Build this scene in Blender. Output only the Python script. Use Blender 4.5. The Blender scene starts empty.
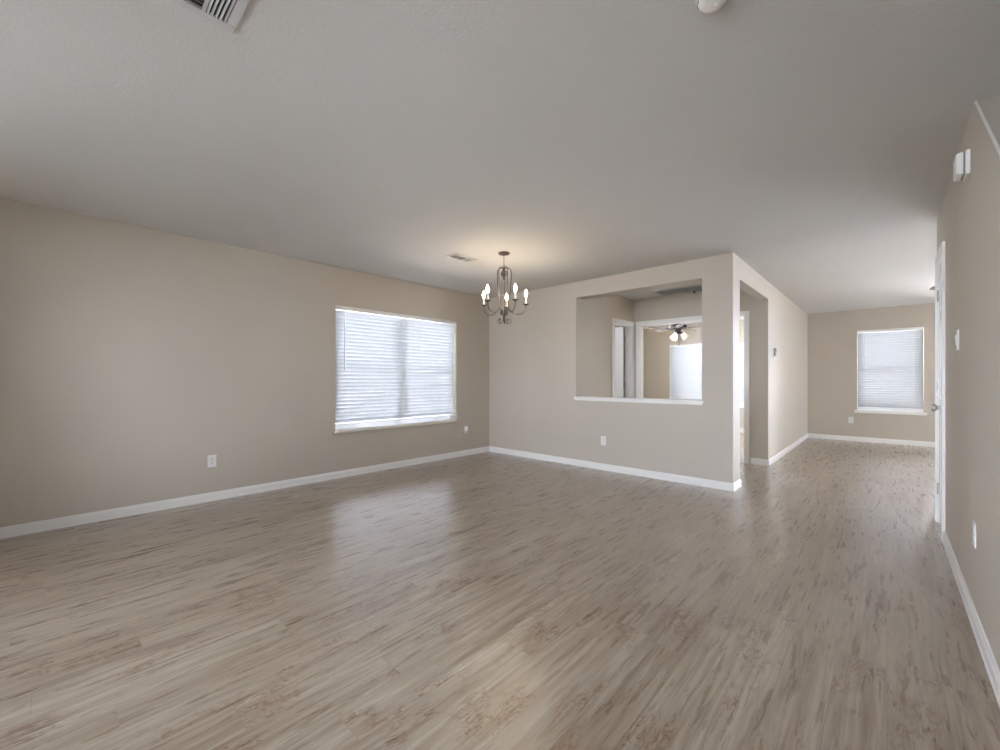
import bpy, bmesh, math, random
from mathutils import Vector, Matrix
random.seed(4)
PI = math.pi
SC = bpy.context.scene
COL = SC.collection

# ------------------------------------------------------------------ camera
cd = bpy.data.cameras.new('camera'); cam = bpy.data.objects.new('camera', cd); COL.objects.link(cam)
cam.location = (0, 0, 1.137)
cam.rotation_euler = (PI/2, 0, math.radians(43.02))
cd.sensor_fit = 'HORIZONTAL'; cd.sensor_width = 36; cd.lens = 414.66/1000*36
cd.shift_y = 0.0049; cd.clip_start = .02
SC.camera = cam

# ------------------------------------------------------------------ view, world, daylight
vs = SC.view_settings
vs.view_transform = 'Standard'; vs.look = 'None'; vs.gamma = 1; vs.use_curve_mapping = False
vs.exposure = 0.26
w = bpy.data.worlds.new('sky'); SC.world = w; w.use_nodes = True
bg = w.node_tree.nodes['Background']
bg.inputs[0].default_value = (.875, .945, 1.12, 1); bg.inputs[1].default_value = 30.0
SC.cycles.max_bounces = 16; SC.cycles.diffuse_bounces = 10; SC.cycles.glossy_bounces = 6
SC.cycles.transmission_bounces = 8; SC.cycles.transparent_max_bounces = 16
SC.cycles.use_denoising = True; SC.cycles.sample_clamp_indirect = 60
SC.cycles.caustics_reflective = False; SC.cycles.caustics_refractive = False

sd = bpy.data.lights.new('sun', 'SUN'); sd.energy = 110; sd.angle = math.radians(1); sd.color = (1, .98, .97)
so = bpy.data.objects.new('sun', sd); COL.objects.link(so); so.rotation_euler = (math.radians(22), 0, 0)   # high, from behind the camera

def portal(name, loc, rot, sx, sy):      # daylight sampling at a window opening
    d = bpy.data.lights.new(name, 'AREA'); d.shape = 'RECTANGLE'; d.size = sx; d.size_y = sy
    d.cycles.is_portal = True
    o = bpy.data.objects.new(name, d); COL.objects.link(o); o.location = loc; o.rotation_euler = rot
    return o
H = 2.44
XL, XP, XR, YP, YF, YE = -4.64, -1.15, .30, 4.72, 10.155, 4.94
YB, XV = 6.44, -3.02
YFRONT = -1.7
FW = [(-3.35, -2.5, .35, 2.1), (-1.5, -.85, .35, 2.0), (-.5, .27, .08, 2.08)]    # front windows x0,x1,z0,z1 (behind the camera, unseen, added for daylight)
PD = (8.75, 9.9, .06, 2.25)                 # unseen patio door added for daylight in living room side wall
NW = (-1.65, -.95, .6, 2.1)                # window in the left wall beside the camera, out of frame, added for daylight
LW = (2.197, 4.032, .535, 2.003)           # dining window y0,y1,z0,z1
GW = (1.0, 4.1, .06, 2.25)                 # unseen glazed door added to brighten the living room, in its far wall
RW = (-.405, .463, .575, 2.05)             # living window x0,x1,z0,z1
BW = (-3.85, -2.15, .575, 1.98)            # bedroom window
TW = (5.1, 5.75, 1.2, 2.05)               # unseen bathroom window added for daylight, y0,y1,z0,z1
QW = (6.75, 9.45, .3, 2.2)                # unseen side window added to brighten the bedroom, y0,y1,z0,z1
for i, f in enumerate(FW):
    portal('daylight', ((f[0]+f[1])/2, YFRONT-.20, (f[2]+f[3])/2), (PI/2, 0, 0), f[1]-f[0], f[3]-f[2])
portal('daylight', (4.70, (PD[0]+PD[1])/2, (PD[2]+PD[3])/2), (PI/2, 0, PI/2), PD[1]-PD[0], PD[3]-PD[2])
for y0, y1, z0, z1 in (LW, TW, QW, NW):
    portal('daylight', (XL-.21, (y0+y1)/2, (z0+z1)/2), (PI/2, 0, -PI/2), y1-y0, z1-z0)
for x0, x1, z0, z1 in (RW, BW, GW):
    portal('daylight', ((x0+x1)/2, YF+.21, (z0+z1)/2), (PI/2, 0, PI), x1-x0, z1-z0)

# ------------------------------------------------------------------ materials
def mat(name, col, rough=.5, metal=0., spec=.5, **kw):
    m = bpy.data.materials.new(name); m.use_nodes = True
    b = m.node_tree.nodes['Principled BSDF']
    b.inputs['Base Color'].default_value = (*col, 1); b.inputs['Roughness'].default_value = rough
    b.inputs['Metallic'].default_value = metal; b.inputs['Specular IOR Level'].default_value = spec
    for k, v in kw.items():
        b.inputs[k.replace('_', ' ')].default_value = v
    return m
def nodes(m): return m.node_tree.nodes, m.node_tree.links, m.node_tree.nodes['Principled BSDF']
def add_bump(m, scale, strength, dist=.002, detail=3, ramp=None, var=0.0):
    n, l, b = nodes(m)
    tc = n.new('ShaderNodeTexCoord'); t = n.new('ShaderNodeTexNoise')
    t.inputs['Scale'].default_value = scale; t.inputs['Detail'].default_value = detail
    l.new(tc.outputs['Object'], t.inputs['Vector'])
    src = t.outputs['Fac']
    if ramp:
        r = n.new('ShaderNodeValToRGB'); r.color_ramp.elements[0].position = ramp[0]; r.color_ramp.elements[1].position = ramp[1]
        l.new(src, r.inputs[0]); src = r.outputs[0]
    bp = n.new('ShaderNodeBump'); bp.inputs['Strength'].default_value = strength; bp.inputs['Distance'].default_value = dist
    l.new(src, bp.inputs['Height']); l.new(bp.outputs[0], b.inputs['Normal'])
    if var:      # slight mottling of the paint
        t2 = n.new('ShaderNodeTexNoise'); t2.inputs['Scale'].default_value = 3; l.new(tc.outputs['Object'], t2.inputs['Vector'])
        mx = n.new('ShaderNodeMix'); mx.data_type = 'RGBA'
        c = b.inputs['Base Color'].default_value
        mx.inputs['A'].default_value = (c[0]*(1-var), c[1]*(1-var), c[2]*(1-var), 1)
        mx.inputs['B'].default_value = (c[0]*(1+var), c[1]*(1+var), c[2]*(1+var), 1)
        l.new(t2.outputs['Fac'], mx.inputs['Factor']); l.new(mx.outputs['Result'], b.inputs['Base Color'])
M = {}
M['wall'] = mat('beige_wall_paint', (.50, .452, .380), .55, spec=.35); add_bump(M['wall'], 130, .35, .0015, var=.02)
M['ceiling'] = mat('ceiling_paint', (.61, .605, .59), .9, spec=.15); add_bump(M['ceiling'], 85, .2, .002, ramp=(.42, .62), var=.015)
M['trim'] = mat('white_trim_paint', (.77, .76, .73), .3); add_bump(M['trim'], 40, .05, .001)
M['door'] = mat('white_door_paint', (.78, .78, .75), .25); add_bump(M['door'], 60, .05, .001)
M['vinyl'] = mat('white_window_vinyl', (.8, .81, .82), .35); add_bump(M['vinyl'], 60, .03, .001)
M['plastic'] = mat('white_plastic', (.74, .73, .70), .35); add_bump(M['plastic'], 200, .03, .0005)
M['grey_plastic'] = mat('grey_plastic', (.22, .22, .22), .4); add_bump(M['grey_plastic'], 200, .03, .0005)
M['dark'] = mat('dark_slot', (.02, .02, .02), .7); add_bump(M['dark'], 200, .03, .0005)
M['nickel'] = mat('brushed_nickel', (.42, .40, .37), .32, 1.); add_bump(M['nickel'], 300, .1, .0005)
M['bronze'] = mat('aged_bronze', (.10, .082, .078), .45, .5); add_bump(M['bronze'], 150, .25, .001, var=.2)
M['fan_bronze'] = mat('fan_motor_bronze', (.035, .03, .035), .4, .6); add_bump(M['fan_bronze'], 150, .1, .001)
M['blade'] = mat('fan_blade_shaded', (.16, .13, .11), .35); add_bump(M['blade'], 60, .05, .001)  # white blades toned dark to stand for their unlit undersides
M['vent'] = mat('register_white_enamel', (.55, .55, .54), .4, .0); add_bump(M['vent'], 100, .05, .0005)
M['duct'] = mat('duct_dark', (.05, .055, .06), .8); add_bump(M['duct'], 60, .05, .001)
M['cord'] = mat('blind_cord', (.68, .68, .67), .8); add_bump(M['cord'], 500, .2, .0005)
M['wand'] = mat('clear_grey_wand', (.55, .56, .58), .2); add_bump(M['wand'], 100, .05, .0005)
M['ground'] = mat('concrete', (.62, .61, .59), .9); add_bump(M['ground'], 20, .3, .005, var=.1)
M['dim_yard'] = mat('dim_yard_ground', (.15, .15, .145), .95); add_bump(M['dim_yard'], 60, .8, .02, var=.3)
M['tread'] = mat('stair_carpet', (.33, .29, .24), .95); add_bump(M['tread'], 300, .6, .004, var=.1)

m = M['glass'] = bpy.data.materials.new('window_glass'); m.use_nodes = True
n, l = m.node_tree.nodes, m.node_tree.links; n.remove(n['Principled BSDF'])
tr = n.new('ShaderNodeBsdfTransparent'); tr.inputs[0].default_value = (.95, .955, .955, 1)
gl = n.new('ShaderNodeBsdfGlossy'); gl.inputs['Roughness'].default_value = .02
fr = n.new('ShaderNodeFresnel'); fr.inputs[0].default_value = 1.45
ms = n.new('ShaderNodeMixShader'); l.new(fr.outputs[0], ms.inputs[0]); l.new(tr.outputs[0], ms.inputs[1]); l.new(gl.outputs[0], ms.inputs[2])
l.new(ms.outputs[0], n['Material Output'].inputs[0])

m = M['screen'] = bpy.data.materials.new('insect_screen'); m.use_nodes = True      # fine mesh, half open
n, l = m.node_tree.nodes, m.node_tree.links; b = n['Principled BSDF']
b.inputs['Base Color'].default_value = (.06, .07, .08, 1); b.inputs['Roughness'].default_value = .6
tr = n.new('ShaderNodeBsdfTransparent'); ms = n.new('ShaderNodeMixShader'); ms.inputs[0].default_value = .08
l.new(tr.outputs[0], ms.inputs[1]); l.new(b.outputs[0], ms.inputs[2]); l.new(ms.outputs[0], n['Material Output'].inputs[0])

def translucent(name, dcol, tcol, fac, rough=.35):
    m = bpy.data.materials.new(name); m.use_nodes = True
    n, l = m.node_tree.nodes, m.node_tree.links; b = n['Principled BSDF']
    b.inputs['Base Color'].default_value = (*dcol, 1); b.inputs['Roughness'].default_value = rough
    t = n.new('ShaderNodeBsdfTranslucent'); t.inputs[0].default_value = (*tcol, 1)
    ms = n.new('ShaderNodeMixShader'); ms.inputs[0].default_value = fac
    l.new(b.outputs[0], ms.inputs[1]); l.new(t.outputs[0], ms.inputs[2]); l.new(ms.outputs[0], n['Material Output'].inputs[0])
    return m
M['slat'] = translucent('white_blind_slat', (.82, .82, .82), (.33, .345, .355), .5)
M['slat_dimmed'] = translucent('dimmed_white_blind_slat', (.80, .80, .80), (.27, .28, .285), .5)  # same slats with transmission lowered to dim the far blinds
M['shade'] = translucent('frosted_glass_shade', (.85, .82, .76), (.95, .90, .82), .5)

def emit(name, col, s):
    m = bpy.data.materials.new(name); m.use_nodes = True
    n, l, b = nodes(m)
    b.inputs['Base Color'].default_value = (.9, .9, .88, 1)
    b.inputs['Emission Color'].default_value = (*col, 1); b.inputs['Emission Strength'].default_value = s
    return m
M['bulb'] = emit('lit_flame_bulb', (1, .78, .50), 125)
M['fan_bulb'] = emit('lit_fan_bulb', (1, .86, .66), 25)

def floor_mat():
    m = bpy.data.materials.new('vinyl_plank_floor'); m.use_nodes = True
    n, l, b = nodes(m)
    tc = n.new('ShaderNodeTexCoord')
    br = n.new('ShaderNodeTexBrick')
    br.offset = 0; br.inputs['Scale'].default_value = 1
    br.inputs['Brick Width'].default_value = 1.22; br.inputs['Row Height'].default_value = .152
    br.inputs['Mortar Size'].default_value = .0009; br.inputs['Mortar Smooth'].default_value = .3; br.inputs['Bias'].default_value = 0
    br.inputs['Color1'].default_value = (0, 0, 0, 1); br.inputs['Color2'].default_value = (1, 1, 1, 1); br.inputs['Mortar'].default_value = (.5, .5, .5, 1)
    pass
    sep = n.new('ShaderNodeSeparateXYZ'); l.new(tc.outputs['Object'], sep.inputs[0])
    def math_(op, a, bv=None, c=None):
        q = n.new('ShaderNodeMath'); q.operation = op
        for i, v in enumerate((a, bv, c)):
            if v is None: continue
            if isinstance(v, (int, float)): q.inputs[i].default_value = v
            else: l.new(v, q.inputs[i])
        return q.outputs[0]
    # planks run down the hall (y); every row starts at its own random offset
    wn = n.new('ShaderNodeTexWhiteNoise'); wn.noise_dimensions = '1D'
    l.new(math_('FLOOR', math_('DIVIDE', sep.outputs['X'], .152)), wn.inputs['W'])
    cv = n.new('ShaderNodeCombineXYZ'); l.new(math_('ADD', sep.outputs['Y'], math_('MULTIPLY', wn.outputs['Value'], 1.22)), cv.inputs[0]); l.new(sep.outputs['X'], cv.inputs[1])
    l.new(cv.outputs[0], br.inputs['Vector'])
    off = math_('MULTIPLY', br.outputs['Color'], 37.0)
    gx = math_('ADD', sep.outputs['X'], off); 
    def grain(sx, sy, scale, det, rough=.6, dist=0.):
        cb = n.new('ShaderNodeCombineXYZ')
        l.new(math_('MULTIPLY', gx, sx), cb.inputs[0]); l.new(math_('MULTIPLY', sep.outputs['Y'], sy), cb.inputs[1]); l.new(off, cb.inputs[2])
        t = n.new('ShaderNodeTexNoise'); t.inputs['Scale'].default_value = scale; t.inputs['Detail'].default_value = det
        t.inputs['Roughness'].default_value = rough; t.inputs['Distortion'].default_value = dist
        l.new(cb.outputs[0], t.inputs['Vector']); return t.outputs['Fac']
    def ramp(src, stops):
        r = n.new('ShaderNodeValToRGB'); e = r.color_ramp.elements
        while len(e) < len(stops): e.new(.5)
        for q, (p, c) in zip(e, stops): q.position = p; q.color = (*c, 1) if len(c) == 3 else c
        l.new(src, r.inputs[0]); return r.outputs[0]
    def mix(f, a, c, mode='MIX'):
        q = n.new('ShaderNodeMix'); q.data_type = 'RGBA'; q.blend_type = mode
        if isinstance(f, (int, float)): q.inputs['Factor'].default_value = f
        else: l.new(f, q.inputs['Factor'])
        for k, v in (('A', a), ('B', c)):
            if isinstance(v, tuple): q.inputs[k].default_value = (*v, 1)
            else: l.new(v, q.inputs[k])
        return q.outputs['Result']
    g1 = grain(16, 1.1, 1.5, 6, .65, .8)
    base = ramp(g1, [(.32, (.175, .12, .08)), (.45, (.27, .21, .147)), (.56, (.325, .265, .195)), (.68, (.40, .34, .265))])
    tone = ramp(br.outputs['Color'], [(0, (.84, .81, .78)), (.5, (1, 1, 1)), (1, (1.0, 1.02, 1.03))])
    base = mix(1., base, tone, 'MULTIPLY')
    # pale brushed streaks
    pl = ramp(grain(55, 2.0, 1.1, 5, .6, .3), [(.54, (0, 0, 0)), (.68, (1, 1, 1))])
    base = mix(math_('MULTIPLY', pl, .45), base, (.46, .41, .34))
    # short narrow dark grain dashes, gathered in patches
    st = ramp(grain(100, 3.0, 1.5, 5, .62, .15), [(.54, (0, 0, 0)), (.68, (1, 1, 1))])
    patch = ramp(grain(6, 1.7, 1.2, 3, .5, .3), [(.43, (.05,)*3), (.58, (1, 1, 1))])
    f = math_('MULTIPLY', st, patch)
    base = mix(math_('MULTIPLY', f, .50), base, (.115, .06, .03))
    s2 = ramp(grain(130, 1.7, 1.5, 3, .55, .4), [(.60, (0, 0, 0)), (.66, (1, 1, 1))])
    base = mix(math_('MULTIPLY', s2, .4), base, (.15, .10, .065))
    # reddish knot clusters, sparse
    kp = ramp(grain(5, 2.2, 1., 2), [(.54, (0, 0, 0)), (.62, (1, 1, 1))])
    kn = ramp(grain(30, 12, 1.2, 5, .7, 2.), [(.47, (0, 0, 0)), (.60, (1, 1, 1))])
    base = mix(math_('MULTIPLY', math_('MULTIPLY', kn, kp), .9), base, (.14, .065, .03))
    seam = math_('MULTIPLY', br.outputs['Fac'], .45)
    base = mix(seam, base, (.12, .09, .065))
    l.new(base, b.inputs['Base Color'])
    rg = ramp(grain(30, 3, 1.2, 4), [(.3, (.25,)*3), (.7, (.34,)*3)])
    l.new(rg, b.inputs['Roughness'])
    b.inputs['Specular IOR Level'].default_value = .6
    b.inputs['Coat Weight'].default_value = .75; b.inputs['Coat Roughness'].default_value = .30; b.inputs['Coat IOR'].default_value = 1.6
    bp = n.new('ShaderNodeBump'); bp.inputs['Strength'].default_value = .07; bp.inputs['Distance'].default_value = .001
    l.new(grain(50, 6, 1.5, 4), bp.inputs['Height'])
    l.new(bp.outputs[0], b.inputs['Normal'])
    return m
M['floor'] = floor_mat()

# ------------------------------------------------------------------ mesh helpers
class MB:
    def __init__(s): s.bm = bmesh.new()
    def box(s, x0, x1, y0, y1, z0, z1, mtx=None):
        r = bmesh.ops.create_cube(s.bm, size=1)
        T = Matrix.Translation(((x0+x1)/2, (y0+y1)/2, (z0+z1)/2)) @ Matrix.Diagonal((abs(x1-x0), abs(y1-y0), abs(z1-z0), 1))
        if mtx is not None: T = mtx @ T
        bmesh.ops.transform(s.bm, matrix=T, verts=r['verts']); return s
    def prism(s, pts, vec):                 # closed planar polygon pushed along vec
        vec = Vector(vec)
        a = [s.bm.verts.new(p) for p in pts]; b = [s.bm.verts.new(Vector(p)+vec) for p in pts]
        s.bm.faces.new(a); s.bm.faces.new(b[::-1]); k = len(a)
        for i in range(k): s.bm.faces.new((a[i], b[i], b[(i+1) % k], a[(i+1) % k]))
        return s
    def lathe(s, prof, seg=32, mtx=None, cap=True):   # prof: (r,z)
        rings = []
        for r, z in prof:
            if r < 1e-6: rings.append([s.bm.verts.new((mtx or Matrix()) @ Vector((0, 0, z)))])
            else: rings.append([s.bm.verts.new((mtx or Matrix()) @ Vector((r*math.cos(2*PI*i/seg), r*math.sin(2*PI*i/seg), z))) for i in range(seg)])
        for A, B in zip(rings, rings[1:]):
            for i in range(seg):
                j = (i+1) % seg
                if len(A) == 1 and len(B) == 1: continue
                if len(A) == 1: s.bm.faces.new((A[0], B[i], B[j]))
                elif len(B) == 1: s.bm.faces.new((A[i], B[0], A[j]))
                else: s.bm.faces.new((A[i], B[i], B[j], A[j]))
        if cap:
            for R_ in (rings[0], rings[-1]):
                if len(R_) > 2: s.bm.faces.new(R_)
        return s
    def tube(s, pts, r, seg=8, smooth=True, taper=None):
        P = [Vector(p) for p in pts]
        if smooth and len(P) > 2:
            Q = []
            for i in range(len(P)-1):
                a, b, c, d = P[max(i-1, 0)], P[i], P[i+1], P[min(i+2, len(P)-1)]
                for k in range(6):
                    t = k/6
                    Q.append(.5*((2*b)+(-a+c)*t+(2*a-5*b+4*c-d)*t*t+(-a+3*b-3*c+d)*t**3))
            Q.append(P[-1]); P = Q
        up = None; rings = []
        for i, p in enumerate(P):
            t = (P[min(i+1, len(P)-1)]-P[max(i-1, 0)]).normalized()
            if up is None:
                up = t.orthogonal().normalized()
            up = (up - t*up.dot(t)).normalized(); sd = t.cross(up)
            rr = r*(1 if taper is None else 1+(taper-1)*i/(len(P)-1))
            rings.append([s.bm.verts.new(p+rr*(math.cos(2*PI*k/seg)*up+math.sin(2*PI*k/seg)*sd)) for k in range(seg)])
        for A, B in zip(rings, rings[1:]):
            for k in range(seg): s.bm.faces.new((A[k], A[(k+1) % seg], B[(k+1) % seg], B[k]))
        s.bm.faces.new(rings[0][::-1]); s.bm.faces.new(rings[-1]); return s
    def build(s, name, m, parent=None, smooth=False, bevel=0., loc=None, rot=None):
        bmesh.ops.recalc_face_normals(s.bm, faces=s.bm.faces)
        me = bpy.data.meshes.new(name); s.bm.to_mesh(me); s.bm.free(); me.materials.append(m)
        if smooth:
            for p in me.polygons: p.use_smooth = True
            me.set_sharp_from_angle(angle=math.radians(40))
        o = bpy.data.objects.new(name, me); COL.objects.link(o)
        if parent: o.parent = parent
        if loc: o.location = loc
        if rot: o.rotation_euler = rot
        if bevel:
            b = o.modifiers.new('bevel', 'BEVEL'); b.width = bevel; b.segments = 2; b.limit_method = 'ANGLE'
        return o
def struct(o): o['kind'] = 'structure'; return o
def empty(name, loc=(0, 0, 0), rz=0, rot=None):
    o = bpy.data.objects.new(name, None); COL.objects.link(o); o.location = loc
    o.rotation_euler = rot if rot else (0, 0, rz); o.empty_display_size = .1; return o
def tag(o, label, cat, group=None):
    o['label'] = label; o['category'] = cat
    if group: o['group'] = group
    return o

def wall(name, axis, a0, a1, b0, b1, holes=(), z0=0, z1=H, m=None):
    """slab: thickness a0..a1 along `axis`, running b0..b1; holes = (b0,b1,z0,z1)"""
    mb = MB(); holes = sorted(holes)
    def bx(p0, p1, q0, q1):
        if p1-p0 < 1e-5 or q1-q0 < 1e-5: return
        if axis == 'x': mb.box(a0, a1, p0, p1, q0, q1)
        else: mb.box(p0, p1, a0, a1, q0, q1)
    cur = b0
    for h in holes:
        bx(cur, h[0], z0, z1); bx(h[0], h[1], z0, h[2]); bx(h[0], h[1], h[3], z1); cur = h[1]
    bx(cur, b1, z0, z1)
    return struct(mb.build(name, m or M['wall']))

# ------------------------------------------------------------------ shell
TE = .19
struct(MB().box(-12, 12, -2.6, 18, -.25, -.20).build('ground', M['ground']))
struct(MB().box(-12, 12, -11, -2.6, -.25, -.21).build('dim_yard', M['dim_yard']))  # unseen dark ground, added so less daylight bounces onto the near ceiling
struct(MB().box(XL-TE-.4, 4.69+.4, YFRONT-TE-.85, YFRONT-TE, H, H+.15).build('sun_block_eave', M['trim']))  # unseen overhang added to keep direct sun out of the front windows
struct(MB().box(XL-TE, 4.69, YFRONT-TE, YF+TE, -.12, 0).build('floor', M['floor']))
struct(MB().box(XL-TE, 4.69, YFRONT-TE, YF+TE, H, H+.12).build('ceiling', M['ceiling']))
wall('wall_left', 'x', XL-TE, XL, YFRONT-TE, YF+TE, [LW, TW, QW, NW])
wall('wall_front', 'y', YFRONT-TE, YFRONT, XL, 4.69, FW)
wall('wall_back', 'y', YF, YF+TE, XL, 4.69, [BW, RW, GW])
wall('wall_living_side', 'x', 4.5, 4.69, YE-.12, YF, [PD])
wall('wall_stair_side', 'x', 1.4, 1.5, YFRONT, YE-.12)
wall('wall_living_front', 'y', YE-.12, YE, XR, 4.5)
PO = (-3.02, -1.448, .885, 2.23)           # pass-through opening
wall('wall_partition', 'y', YP, YP+.20, XL, XP, [PO])
wall('wall_hall', 'x', XP-.114, XP, YP+.20, YF, [(4.985, YB, 0, 2.21)])
BD = (-2.925, -1.42, 0, 2.02)              # bedroom double doorway
wall('wall_vestibule_back', 'y', YB, YB+.114, XL, XP-.114, [BD])
VD = (5.765, 6.375, 0, 2.015)               # bathroom doorway
wall('wall_vestibule_left', 'x', XV-.114, XV, YP+.20, YB, [VD])
# right wall: stair guard whose top slopes down towards the camera, closet door near its far end
CD = (4.31, 4.80, 0, 2.055)
sl = .818
mb = MB()
def yz(pts, x0=XR, x1=XR+.12): mb.prism([(x0, y, z) for y, z in pts], (x1-x0, 0, 0))
yz([(1.18, 0), (2.94, 0), (2.94, H), (1.18, H-sl*1.76)])
yz([(2.94, 0), (CD[0], 0), (CD[0], H), (2.94, H)])
yz([(CD[0], CD[3]), (CD[1], CD[3]), (CD[1], H), (CD[0], H)])
yz([(CD[1], 0), (YE-.12, 0), (YE-.12, H), (CD[1], H)])
struct(mb.build('wall_right', M['wall']))
mb = MB(); yz([(1.17, H-sl*1.77), (2.94, H), (2.928, H), (1.17, H-sl*1.77+.011)], XR-.001, XR+.006)  # thin white strip painting the highlight of the lit wall edge
struct(mb.build('edge_highlight', M['trim']))
# stairs behind the guard wall
mb = MB()
for i in range(9): mb.box(XR+.121, 1.399, 1.25+i*.235, 1.25+9*.235+.2, i*.19, (i+1)*.19)
struct(mb.build('stair_steps', M['tread']))

# baseboards: a mitred sweep of one profile
PROF = [(0, 0), (.015, 0), (.0155, .012), (.0125, .017), (.0125, .058), (.008, .068), (.006, .079), (0, .081)]
def baseboard(name, path, side=1):
    P = [Vector((x, y)) for x, y in path]; bm = bmesh.new(); rings = []
    for i, p in enumerate(P):
        ns = []
        if i > 0: d = (p-P[i-1]).normalized(); ns.append(Vector((-d.y, d.x))*side)
        if i < len(P)-1: d = (P[i+1]-p).normalized(); ns.append(Vector((-d.y, d.x))*side)
        nn = sum(ns, Vector((0, 0)))
        nn = nn/nn.dot(ns[0])
        rings.append([bm.verts.new((p.x+nn.x*t, p.y+nn.y*t, z+.0005)) for t, z in PROF])
    k = len(PROF)
    for A, B in zip(rings, rings[1:]):
        for i in range(k): bm.faces.new((A[i], A[(i+1) % k], B[(i+1) % k], B[i]))
    bm.faces.new(rings[0]); bm.faces.new(rings[-1][::-1])
    mb = MB(); mb.bm.free(); mb.bm = bm
    return struct(mb.build(name, M['trim']))
e = .0005
baseboard('baseboard_left', [(XL+e, YFRONT+.02), (XL+e, YP-e), (XP+e, YP-e), (XP+e, 4.985+e), (XP-.114-e, 4.985+e), (XP-.114-e, YP+.20+e)], -1)
baseboard('baseboard_hall', [(-1.352, YB-e), (XP-.114, YB-e), (XP+e, YB-e), (XP+e, YF-e), (4.5-e, YF-e)], -1)
baseboard('baseboard_right', [(XR-e, 1.2), (XR-e, CD[0]-.062)], 1)
baseboard('baseboard_right_end', [(XR-e, CD[1]+.062), (XR-e, YE+e), (4.49, YE+e)], 1)
baseboard('baseboard_bedroom', [(XL+e, YB+.13), (XL+e, YF-e), (XP-.114-e, YF-e), (XP-.114-e, YB+.13)], -1)
baseboard('baseboard_vestibule', [(XP-.13, YP+.20+e), (XV+e, YP+.20+e), (XV+e, VD[0]-.062)], -1)

# ------------------------------------------------------------------ windows
def frame_box(mb, x0, x1, z0, z1, t, y0, y1):
    mb.box(x0, x1, y0, y1, z0, z0+t); mb.box(x0, x1, y0, y1, z1-t, z1)
    mb.box(x0, x0+t, y0, y1, z0+t, z1-t); mb.box(x1-t, x1, y0, y1, z0+t, z1-t)
nwin = [0]
def window(loc, rz, W, Hh, units=1, sill='trim'):
    """local frame: x along the wall, +y outwards, origin at lower middle of the opening on the room face"""
    nwin[0] += 1
    root = struct(empty('window_%d' % nwin[0], loc, rz))
    mb = MB(); frame_box(mb, -W/2, W/2, 0, Hh, .024, .13, .185)
    uw = W/units
    for k in range(1, units): mb.box(-W/2+k*uw-.013, -W/2+k*uw+.013, .13, .185, .024, Hh-.024)
    mb.build('window_frame', M['vinyl'], root)
    for k in range(units):
        x0 = -W/2+k*uw+(.024 if k == 0 else .013); x1 = -W/2+(k+1)*uw-(.024 if k == units-1 else .013); zm = Hh*.49
        for z0, z1, y0 in ((.024, zm+.012, .135), (zm-.012, Hh-.024, .158)):
            mb = MB(); frame_box(mb, x0, x1, z0, z1, .022, y0, y0+.02)
            mb.box(x0+.022, x1-.022, y0, y0+.02, z0+.022, z0+(.065 if z0 < .1 else .024))
            s = mb.build('sash', M['vinyl'], root)
            MB().box(x0+.021, x1-.021, y0+.008, y0+.012, z0+.064 if z0 < .1 else z0+.023, z1-.021).build('pane', M['glass'], s)
        MB().box(x0+.004, x1-.004, .1815, .1825, .042, zm-.005).build('insect_screen', M['screen'], root)
    if sill:
        MB().box(-W/2-.035, W/2+.035, -.03, 0, -.022 if sill == 'wall' else -.045, -.001).box(-W/2+.002, W/2-.002, -.0, .13, -.022+.0225, .006).build('window_sill', M[sill], root, bevel=.003)
    return root
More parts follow.
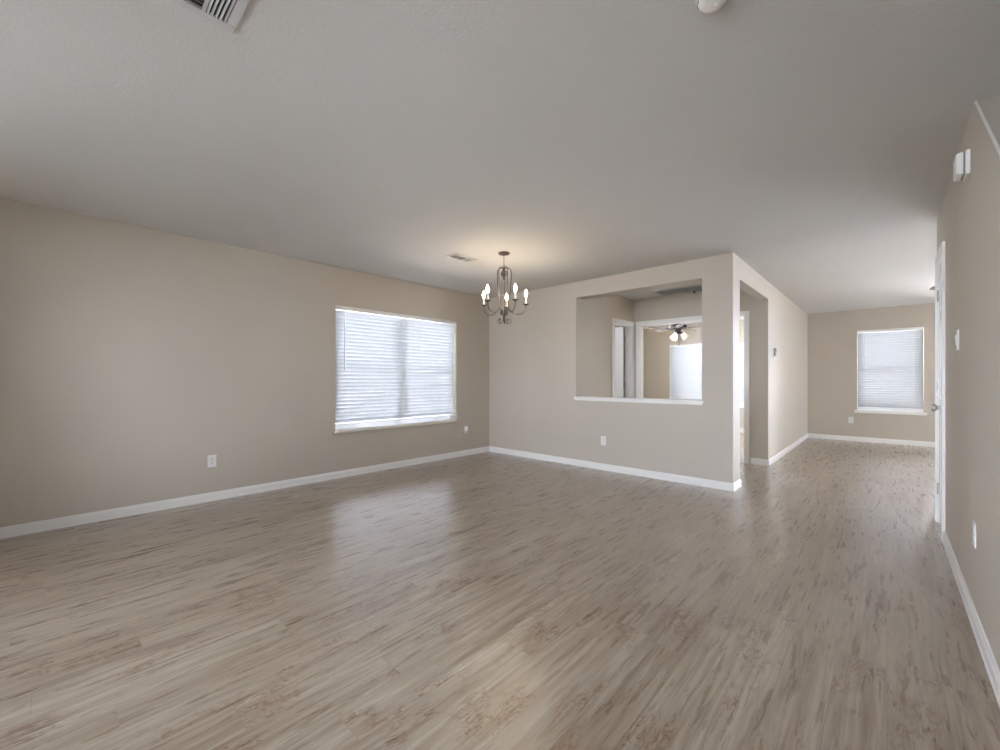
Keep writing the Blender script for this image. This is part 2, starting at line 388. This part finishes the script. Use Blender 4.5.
def blind(loc, rz, W, Hh, label, gap=.085, wand_x=-.44, cord_out=None, tilt=70, wand=True, sm='slat'):
    root = empty('window_blind', loc, rz); tag(root, label, 'window blind')
    W2 = W/2-.006; yc = .040
    MB().box(-W2, W2, yc-.028, yc+.028, Hh-.048, Hh-.002).build('headrail', M['slat'], root, bevel=.003)
    MB().box(-W2, W2, yc-.037, yc-.030, Hh-.050, Hh-.002).build('valance', M['plastic'], root, bevel=.002)
    mb = MB(); z = gap+.035; zt = Hh-.075; nn = int((zt-z)/.0425); st = (zt-z)/nn
    for i in range(nn+1):
        zz = z+i*st
        T = Matrix.Translation((0, yc, zz)) @ Matrix.Rotation(math.radians(-tilt), 4, 'X')
        # slightly crowned slat cross-section
        pts = []
        for q in range(5):
            u = -.0245+.049*q/4; pts.append((u, .0022*(1-(u/.0245)**2)))
        sec = [(u, h+.0011) for u, h in pts]+[(u, h-.0011) for u, h in pts[::-1]]
        mb.prism([T @ Vector((-W2, u, h)) for u, h in sec], T.to_3x3() @ Vector((2*W2, 0, 0)))
    mb.build('slats', M[sm], root)
    MB().box(-W2, W2, yc-.025, yc+.025, gap-.008, gap+.009).build('bottom_rail', M['plastic'], root, bevel=.002)
    k = 2 if W < 1.2 else 4
    for i in range(k):
        x = -W2+.12+(2*W2-.24)*i/(k-1)
        MB().tube([(x, yc-.026, gap), (x, yc-.026, Hh-.05)], .0009, 6, False).build('ladder_cord', M['cord'], root)
    if wand:
        x = wand_x*W
        MB().tube([(x, yc-.045, Hh-.06), (x, yc-.047, Hh-.075), (x, yc-.045, Hh-.75)], .0042, 6, False).build('tilt_wand', M['wand'], root, smooth=True)
    if cord_out == 'dining':
        # lift cords pulled to the end of the sill and hanging below it
        x = W/2
        c = MB().tube([(x-.06, yc-.04, Hh-.06), (x-.05, yc-.05, Hh*.5), (x-.045, yc-.06, .16), (x-.01, -.035, .06), (x+.02, -.04, .02), (x+.045, -.03, -.08), (x+.05, -.012, -.16), (x+.04, -.012, -.21)], .0024, 6)
        c.tube([(x-.05, yc-.04, Hh-.06), (x-.07, yc-.05, .2), (x-.03, yc-.06, .05), (x+.03, -.045, .06), (x+.065, -.03, -.02), (x+.075, -.012, -.15)], .0024, 6)
        c.tube([(x-.10, yc-.05, .03), (x-.07, yc-.055, .11), (x-.04, yc-.06, .16), (x-.02, -.04, .07), (x-.05, -.04, .015), (x-.10, yc-.055, .035)], .0024, 6)
        c = c.build('lift_cord', M['cord'], root, smooth=True)
        MB().lathe([(0, 0), (.006, .004), (.007, .018), (.003, .034), (0, .036)], 10, Matrix.Translation((x+.04, -.014, -.243))).build('cord_tassel', M['plastic'], c, smooth=True)
        MB().lathe([(0, 0), (.006, .004), (.007, .018), (.003, .034), (0, .036)], 10, Matrix.Translation((x+.075, -.014, -.18))).build('cord_tassel', M['plastic'], c, smooth=True)
    return root
W, Hh = LW[1]-LW[0], LW[3]-LW[2]
L = (XL, (LW[0]+LW[1])/2, LW[2])
window(L, PI/2, W, Hh, 2, sill='wall')
blind(L, PI/2, W, Hh, 'wide closed white slatted blind in the dining window on the left wall', cord_out='dining')
W, Hh = RW[1]-RW[0], RW[3]-RW[2]; L = ((RW[0]+RW[1])/2, YF, RW[2])
window(L, 0, W, Hh, 1)
blind(L, 0, W, Hh, 'narrow closed white slatted blind in the window at the far end of the hall', gap=.05, wand_x=-.40, sm='slat_dimmed')
W, Hh = BW[1]-BW[0], BW[3]-BW[2]; L = ((BW[0]+BW[1])/2, YF, BW[2])
window(L, 0, W, Hh, 2)
blind(L, 0, W, Hh, 'closed white slatted blind in the bedroom window seen through the pass-through opening', gap=.05, wand=False, sm='slat_dimmed')
window((XL, (TW[0]+TW[1])/2, TW[2]), PI/2, TW[1]-TW[0], TW[3]-TW[2], 1)  # this and the windows below are unseen, added for daylight
window((XL, (QW[0]+QW[1])/2, QW[2]), PI/2, QW[1]-QW[0], QW[3]-QW[2], 2)
window((XL, (NW[0]+NW[1])/2, NW[2]), PI/2, NW[1]-NW[0], NW[3]-NW[2], 1)
for f in FW: window(((f[0]+f[1])/2, YFRONT, f[2]), PI, f[1]-f[0], f[3]-f[2], 2 if f[1]-f[0] > 1.5 else 1)
window(((GW[0]+GW[1])/2, YF, GW[2]), 0, GW[1]-GW[0], GW[3]-GW[2], 2, sill=None)
window((4.5, (PD[0]+PD[1])/2, PD[2]), -PI/2, PD[1]-PD[0], PD[3]-PD[2], 2, sill=None)

# pass-through ledge
struct(MB().box(PO[0]-.025, PO[1]+.018, YP-.022, YP-.0005, .885, .915).box(PO[0]+.001, PO[1]-.001, YP-.0005, YP+.21, .8855, .915).box(PO[0]-.012, PO[1]+.008, YP-.012, YP-.0005, .868, .885).build('trim_2', M['trim'], bevel=.003))

# ------------------------------------------------------------------ doors
def casing(name, axis, face, outn, b0, b1, zt, wd=.058, depth=None, back=None):
    """casing boards on a wall face plus the jamb lining of the opening"""
    mb = MB()
    def bx(p0, p1, q0, q1, t0, t1):
        a, b = sorted((face+outn*t0, face+outn*t1))
        if axis == 'x': mb.box(a, b, p0, p1, q0, q1)
        else: mb.box(p0, p1, a, b, q0, q1)
    for (i0, i1, th) in ((0, .02, .011), (.02, wd, .016)):
        bx(b0-i1+.006, b0-i0+.006, .001, zt+i1, .0005, th); bx(b1+i0-.006, b1+i1-.006, .001, zt+i1, .0005, th)
        bx(b0-i0+.006, b1+i0-.006, zt+i0-.006+.006, zt+i1, .0005, th-.0005)
    if depth:
        j = .012
        bx(b0+.0005, b0+j, .001, zt-.0005, .0004, -depth); bx(b1-j, b1-.0005, .001, zt-.0005, .0004, -depth)
        bx(b0+j, b1-j, zt-j, zt-.0005, .0004, -depth)
        bx(b0+j, b0+j+.01, .001, zt-j, -.05, -.075); bx(b1-j-.01, b1-j, .001, zt-j, -.05, -.075)
    o = struct(mb.build(name, M['trim'])); return o
casing('trim_3', 'x', XR, -1, CD[0], CD[1], CD[3], depth=.115)
casing('trim_4', 'x', XV, 1, VD[0], VD[1], VD[3], depth=.114)
casing('trim_5', 'y', YB, -1, BD[0], BD[1], BD[3], depth=.114)

def door_leaf(name, loc, rz, W, Hh, hinge_side_knob=True, knob=True, hinges=True, panels=True):
    """local: hinge at origin, leaf along +x, front face at y=0 (towards -y), thickness to +y"""
    root = struct(empty(name, loc, rz))
    mb = MB().box(0, W, 0.004, .031, .008, Hh)
    if panels:
        st = min(.1, W*.2); rails = [.008, .2, .85, .98, 1.58, 1.68, Hh-.1, Hh]
        mid = W/2
        for ys in ((-.001, .004), (.031, .036)):
            mb.box(0, st, *ys, .008, Hh).box(W-st, W, *ys, .008, Hh)
            for a, b in ((rails[0], rails[1]), (rails[2], rails[3]), (rails[4], rails[5]), (rails[6], rails[7])): mb.box(st, W-st, *ys, a, b)
            for a, b in ((rails[1], rails[2]), (rails[3], rails[4]), (rails[5], rails[6])):
                mb.box(mid-.03, mid+.03, *ys, a, b)
                for c, d in ((st, mid-.03), (mid+.03, W-st)):
                    mb.box(c+.02, d-.02, ys[0]+.0015, ys[1]-.0005, a+.02, b-.02)
    leaf = mb.build('leaf', M['door'], root, bevel=.0015)
    if hinges:
        for z in (.27, 1.06, 1.80):
            MB().tube([(-.006, -.006, z-.045), (-.006, -.006, z+.045)], .0075, 10, False).box(-.028, .026, -.0028, -.0012, z-.044, z+.044).build('hinge', M['nickel'], root, smooth=True)
    if knob:
        kx = W-.065
        T = Matrix.Translation((kx, -.001, .93)) @ Matrix.Rotation(PI/2, 4, 'X')
        MB().lathe([(0, 0), (.031, 0), (.031, .006), (.013, .012), (.0105, .03), (.016, .036), (.026, .044), (.028, .055), (.024, .064), (0, .067)], 24, T).build('knob', M['nickel'], root, smooth=True)
    return root
# closet door in the right wall: hinges on its far side, knob on the near side
door_leaf('door_1', (XR+.004, CD[1]-.0135, .004), -PI/2, CD[1]-CD[0]-.027, CD[3]-.022)
# bathroom door open at a right angle into the bathroom
door_leaf('door_2', (XV-.118, VD[1]-.052, .004), PI, VD[1]-VD[0]-.03, VD[3]-.022)
# left leaf of the bedroom double door, swung back
door_leaf('door_3', (BD[0]+.012, YB+.118, .004), math.radians(126), .70, BD[3]-.022, knob=True)

# ------------------------------------------------------------------ small fittings
def outlet(loc, rz, label, plate=(.07, .114)):
    """local: plate in the xz plane facing -y"""
    r = empty('wall_outlet', loc, rz); tag(r, label, 'outlet', 'white wall outlets above the baseboards')
    w2, h2 = plate[0]/2, plate[1]/2
    MB().box(-w2, w2, -.0055, -.0006, -h2, h2).build('cover_plate', M['plastic'], r, bevel=.002)
    for s in (-1, 1):
        T = Matrix.Translation((0, -.0055, s*.0195)) @ Matrix.Rotation(PI/2, 4, 'X')
        f = MB().lathe([(0, 0), (.0165, 0), (.0165, .002), (0, .0022)], 20, T).build('socket', M['plastic'], r, smooth=True)
        MB().box(-.008, -.0055, -.0082, -.0077, s*.0195-.002, s*.0195+.007).box(.0055, .008, -.0082, -.0077, s*.0195-.002, s*.0195+.006).box(-.002, .002, -.0082, -.0077, s*.0195-.010, s*.0195-.006).build('slots', M['dark'], f)
    MB().lathe([(0, 0), (.003, 0), (.0025, .001), (0, .0012)], 10, Matrix.Translation((0, -.0055, 0)) @ Matrix.Rotation(PI/2, 4, 'X')).build('screw', M['nickel'], r)
    return r
outlet((XL, 1.003, .374), PI/2, 'white duplex outlet low on the left wall, well left of the dining window')
o = outlet((XL, 4.215, .385), PI/2, 'white outlet low on the left wall between dining window and room corner')
pl = MB().lathe([(0, 0), (.026, 0), (.030, .008), (.028, .024), (.018, .036), (0, .040)], 20, Matrix.Translation((0, -.008, .014)) @ Matrix.Rotation(PI/2, 4, 'X') @ Matrix.Diagonal((1, 1.35, 1, 1))).build('plug_in_night_light', M['plastic'], None, smooth=True)
pl.location = (XL, 4.215, .385); pl.rotation_euler = (0, 0, PI/2)
tag(pl, 'small rounded white plug-in light in the outlet beside the room corner', 'night light')
outlet((-2.617, YP, .37), 0, 'white duplex outlet on the partition wall below the pass-through opening')
outlet((-.493, YF, .386), 0, 'white duplex outlet on the far end wall left of the narrow window')
outlet((XR, 2.91, .42), -PI/2, 'white duplex outlet low on the right wall in front of the closet door')

r = empty('light_switch', (XR, 3.531, 1.365), -PI/2); tag(r, 'white rocker light switch plate at hand height on the right wall', 'light switch')
MB().box(-.036, .036, -.006, -.0006, -.058, .058).build('switch_plate', M['plastic'], r, bevel=.002)
MB().box(-.017, .017, -.0075, -.006, -.034, .034).build('switch_frame', M['plastic'], r, bevel=.001)
MB().box(-.014, .014, -.011, -.0075, -.030, .030, Matrix.Translation((0, -.001, 0)) @ Matrix.Rotation(math.radians(4), 4, 'X')).build('rocker', M['plastic'], r, bevel=.001)

r = empty('door_chime', (XR, 3.11, 2.21), -PI/2); tag(r, 'white box door chime high on the right wall near the ceiling', 'door chime')
MB().box(-.055, .055, -.017, -.0006, -.060, .060).build('back_plate', M['plastic'], r, bevel=.003)
MB().box(-.048, .048, -.0235, -.017, -.053, .053).build('shadow_gap', M['grey_plastic'], r)
mb = MB(); mb.prism([(-.055, -.0235, -.057), (-.055, -.0235, .057), (-.055, -.050, .050), (-.055, -.050, -.050)], (.110, 0, 0))
mb.build('cover', M['plastic'], r, bevel=.006)

r = empty('thermostat', (XP, 6.83, 1.52), PI/2); tag(r, 'small grey thermostat on the pale hall wall past the side opening', 'thermostat')
MB().box(-.045, .045, -.004, -.0006, -.075, .065).build('wall_plate', M['plastic'], r, bevel=.001)
MB().box(-.038, .038, -.024, -.004, -.045, .060).build('housing', M['grey_plastic'], r, bevel=.004)
MB().box(-.026, .026, -.0248, -.024, .012, .045).build('display', mat('lcd_grey', (.20, .22, .20), .25), r)

# smoke detector
r = empty('smoke_detector', (-.43, 1.512, H)); tag(r, 'round white smoke detector on the ceiling at the top edge of the photo', 'smoke detector'); r.scale = (.78, .78, .9)
MB().lathe([(0, -.0006), (.066, -.0006), (.067, -.006), (.064, -.012), (0, -.012)], 40).build('base_plate', M['plastic'], r, smooth=True)
MB().lathe([(0, -.012), (.058, -.012), (.060, -.018), (.056, -.030), (.046, -.040), (.030, -.043), (0, -.044)], 40).build('cover', M['plastic'], r, smooth=True)
mb = MB()
for k in range(12):
    T = Matrix.Rotation(2*PI*k/12, 4, 'Z'); mb.box(.0565, .0605, -.010, .010, -.026, -.020, T)
mb.build('smoke_slots', M['grey_plastic'], r)
MB().lathe([(0, -.043), (.010, -.043), (.010, -.047), (0, -.048)], 16, Matrix.Translation((.012, .01, 0))).build('test_button', M['plastic'], r, smooth=True)

# ceiling supply register, three-way, by the top edge
def register(loc, rz, L_, W_, label, cross=.33, nb=5, m=None, slat=.018, duct=True):
    """local: long side x, short side y, hanging under the ceiling at z=0"""
    r = empty('ceiling_register', loc, rz); tag(r, label, 'air vent')
    b = .032; a, c = L_/2, W_/2
    mb = MB()
    for (x0, x1, y0, y1) in ((-a, a, -c, -c+b), (-a, a, c-b, c), (-a, -a+b, -c+b, c-b), (a-b, a, -c+b, c-b)): mb.box(x0, x1, y0, y1, -.009, -.0006)
    mb.build('frame', m or M['vent'], r, bevel=.003)
    MB().box(-a+b, a-b, -c+b, c-b, -.0012, -.0006).build('duct_opening', M['duct'], r)
    ix0, ix1, iy = -a+b, a-b, c-b
    xs = [ix0, ix0+(ix1-ix0)*cross, ix1-(ix1-ix0)*cross, ix1]
    for x in xs[1:3]: MB().box(x-.005, x+.005, -iy, iy, -.009, -.0013).build('divider', m or M['vent'], r)
    mb = MB()
    for k, (p, q) in enumerate(((xs[0], xs[1]-.005), (xs[2]+.005, xs[3]))):
        for i in range(nb):
            x = p+(q-p)*(i+.5)/nb
            T = Matrix.Translation((x, 0, -.006)) @ Matrix.Rotation(math.radians(58 if k else -58), 4, 'Y')
            mb.box(-.0045, .0045, -iy, iy, -.0006, .0006, T)
    n2 = int(2*iy/slat)
    for i in range(n2):
        y = -iy+(2*iy)*(i+.5)/n2
        T = Matrix.Translation((0, y, -.006)) @ Matrix.Rotation(math.radians(38), 4, 'X')
        mb.box(xs[1]+.005, xs[2]-.005, -.0055, .0055, -.0006, .0006, T)
    mb.build('louvres', m or M['vent'], r)
    return r
register((-1.786+.155, .455-.205, H), PI/2, .41, .31, 'large white three-way air vent on the ceiling at the upper left', cross=.2)
register((-3.315, 2.95, H), PI/2, .31, .16, 'small white ceiling vent beside the chandelier', cross=.33, nb=4)

# return-air grille on the vestibule ceiling
r = empty('return_air_grille', (-2.14, 6.16, H)); tag(r, 'grey return-air grille on the ceiling seen through the pass-through opening', 'air vent')
mb = MB(); a, c, b = .37, .17, .02
for (x0, x1, y0, y1) in ((-a, a, -c, -c+b), (-a, a, c-b, c), (-a, -a+b, -c+b, c-b), (a-b, a, -c+b, c-b)): mb.box(x0, x1, y0, y1, -.012, -.0006)
mb.build('frame', M['vent'], r, bevel=.002)
mb = MB()
for i in range(16):
    y = -c+b+(2*(c-b))*(i+.5)/16
    mb.box(-a+b, a-b, -.0105, .0105, -.0005, .0005, Matrix.Translation((0, y, -.007)) @ Matrix.Rotation(math.radians(40), 4, 'X'))
mb.build('louvres', M['vent'], r)
MB().box(-a+b, a-b, -c+b, c-b, -.0012, -.0006).build('duct_opening', M['duct'], r)
MB().lathe([(0, 0), (.008, 0), (.010, -.012), (.016, -.018), (.016, -.03), (0, -.034)], 14, Matrix.Translation((.10, .155, -.012))).build('latch', M['fan_bronze'], r, smooth=True)

# ------------------------------------------------------------------ chandelier
def chandelier(loc):
    r = empty('chandelier', loc); tag(r, 'bronze wrought chandelier with five lit candle bulbs hanging from the ceiling', 'chandelier')
    MB().lathe([(0, -.0006), (.058, -.0006), (.060, -.006), (.054, -.014), (.030, -.020), (.010, -.026), (0, -.028)], 36).build('canopy', M['bronze'], r, smooth=True)
    mb = MB().tube([(0, 0, -.022), (0, 0, -.125)], .0035, 8, False)
    mb.build('stem', M['bronze'], r, smooth=True)
    # loop where the stem meets the cage
    mb = MB(); mb.tube([(.010*math.cos(t), 0, -.135+.014*math.sin(t)) for t in [2*PI*i/12 for i in range(13)]], .0028, 6)
    mb.build('hanging_loop', M['bronze'], r, smooth=True)
    ZC = -.525       # height of the drip cups
    # central finial hanging in the cage
    MB().lathe([(0, -.145), (.008, -.15), (.013, -.165), (.007, -.18), (.010, -.195), (.020, -.215), (.018, -.235), (.008, -.255), (.011, -.262), (.005, -.275), (0, -.285)], 20).build('drop_finial', M['bronze'], r, smooth=True)
    ph0 = math.radians(53)
    for k in range(5):
        ph = ph0+2*PI*k/5
        R_ = Matrix.Rotation(ph, 4, 'Z')
        def P(pts): return [R_ @ Vector((x, 0, z)) for x, z in pts]
        # lyre-shaped cage wire with a curl at the top
        MB().tube(P([(.016, -.205), (.026, -.192), (.022, -.175), (.008, -.172), (.004, -.188), (.012, -.205)][::-1] if 0 else [(.020, -.235), (.030, -.215), (.026, -.190), (.012, -.182), (.010, -.165), (.030, -.150), (.062, -.162), (.076, -.20), (.074, -.28), (.066, -.40), (.050, -.50), (.052, -.56), (.075, -.595), (.105, -.612)]), .0040, 6).build('cage_wire', M['bronze'], r, smooth=True)
        arm = MB().tube(P([(.030, -.600), (.040, -.618), (.030, -.632), (.018, -.618), (.022, -.590), (.045, -.578), (.075, -.592), (.110, -.618), (.150, -.628), (.198, -.614), (.224, -.582), (.232, -.550), (.233, ZC-.004)]), .0045, 8)
        arm = arm.build('arm', M['bronze'], r, smooth=True)
        T = R_ @ Matrix.Translation((.233, 0, ZC))
        MB().lathe([(0, -.012), (.008, -.010), (.012, -.004), (.026, .001), (.034, .006), (.032, .008), (.015, .004), (0, .004)], 24, T).build('drip_cup', M['bronze'], r, smooth=True)
        MB().lathe([(0, .004), (.0105, .004), (.0105, .078), (.007, .081), (0, .081)], 16, T).build('candle_sleeve', M['plastic'], r, smooth=True)
        MB().lathe([(0, .081), (.007, .082), (.009, .090), (.0145, .105), (.0155, .118), (.012, .136), (.005, .150), (.002, .160), (0, .162)], 16, T).build('bulb', M['bulb'], r, smooth=True)
        # foot scrolls under the hub
        if k in (0, 1, 2, 3, 4):
            MB().tube(P([(.045, -.590), (.018, -.612), (.008, -.650), (.012, -.692), (.034, -.722), (.062, -.718), (.074, -.696), (.062, -.676), (.046, -.684), (.050, -.700)]), .003, 6).build('foot_scroll', M['bronze'], r, smooth=True)
    MB().lathe([(0, -.628), (.010, -.634), (.013, -.650), (.010, -.668), (.004, -.68), (.006, -.70), (0, -.715)], 16).build('hub', M['bronze'], r, smooth=True)
    return r
chandelier((-2.876, 3.141, H))

# ------------------------------------------------------------------ ceiling fans
def fan(loc, label, ang0, drop=.16, lights=True, R=.62, first=None, bm_=None):
    r = empty('ceiling_fan', loc); tag(r, label, 'ceiling fan')
    mm = M['fan_bronze']
    MB().lathe([(0, -.0006), (.07, -.0006), (.068, -.03), (.03, -.05), (0, -.05)], 32).build('canopy', mm, r, smooth=True)
    MB().tube([(0, 0, -.04), (0, 0, -drop-.02)], .012, 12, False).build('downrod', mm, r, smooth=True)
    z = -drop
    MB().lathe([(0, z), (.05, z), (.14, z-.02), (.165, z-.045), (.16, z-.075), (.10, z-.10), (.06, z-.115), (.055, z-.16), (.065, z-.175), (.05, z-.195), (0, z-.20)], 36).build('motor_housing', mm, r, smooth=True)
    for k in range(5):
        T = Matrix.Rotation(ang0+2*PI*k/5, 4, 'Z') @ Matrix.Translation((0, 0, z-.09)) @ Matrix.Rotation(math.radians(11), 4, 'X')
        b = MB().box(.09, .24, -.018, .018, -.004, .002, T).box(.2, .235, -.045, .045, -.004, .002, T).build('blade_iron', mm, r)
        pts = [(.20, -.045), (.30, -.060), (R-.05, -.066), (R-.012, -.05), (R, -.02), (R, .02), (R-.012, .05), (R-.05, .066), (.30, .060), (.20, .045)]
        MB().prism([T @ Vector((x, y, .003)) for x, y in pts], T.to_3x3() @ Vector((0, 0, .007))).build('blade', bm_ or M['blade'], r)
    if lights:
        for k in range(3):
            a = math.radians(20)+2*PI*k/3
            T = Matrix.Rotation(a, 4, 'Z') @ Matrix.Translation((.075, 0, z-.185)) @ Matrix.Rotation(math.radians(-38), 4, 'Y')
            MB().lathe([(0, .03), (.02, .03), (.024, 0), (.024, -.02), (0, -.02)], 16, T).build('lamp_holder', mm, r, smooth=True)
            MB().lathe([(.024, -.012), (.034, -.025), (.045, -.06), (.055, -.10), (.068, -.125), (.065, -.125), (.052, -.10), (.042, -.06), (.031, -.027), (.022, -.015)], 24, T, cap=False).build('lamp_shade', M['shade'], r, smooth=True)
            MB().lathe([(0, -.02), (.014, -.025), (.022, -.055), (.018, -.075), (0, -.085)], 14, T).build('bulb', M['fan_bulb'], r, smooth=True)
        MB().tube([(.03, -.03, z-.19), (.03, -.03, z-.40)], .0018, 6, False).lathe([(0, 0), (.008, .006), (.008, .02), (0, .03)], 10, Matrix.Translation((.03, -.03, z-.425))).build('pull_chain', mm, r)
    return r
fan((-3.0, 8.33, H), 'dark bronze bedroom ceiling fan with flat blades and three glass shades', math.radians(223), drop=.205)
fan((.98, 7.40, H), 'living room ceiling fan with only a blade tip showing past the right wall', math.radians(196), drop=.11)  # its lit lamps are unseen, added to brighten the living room
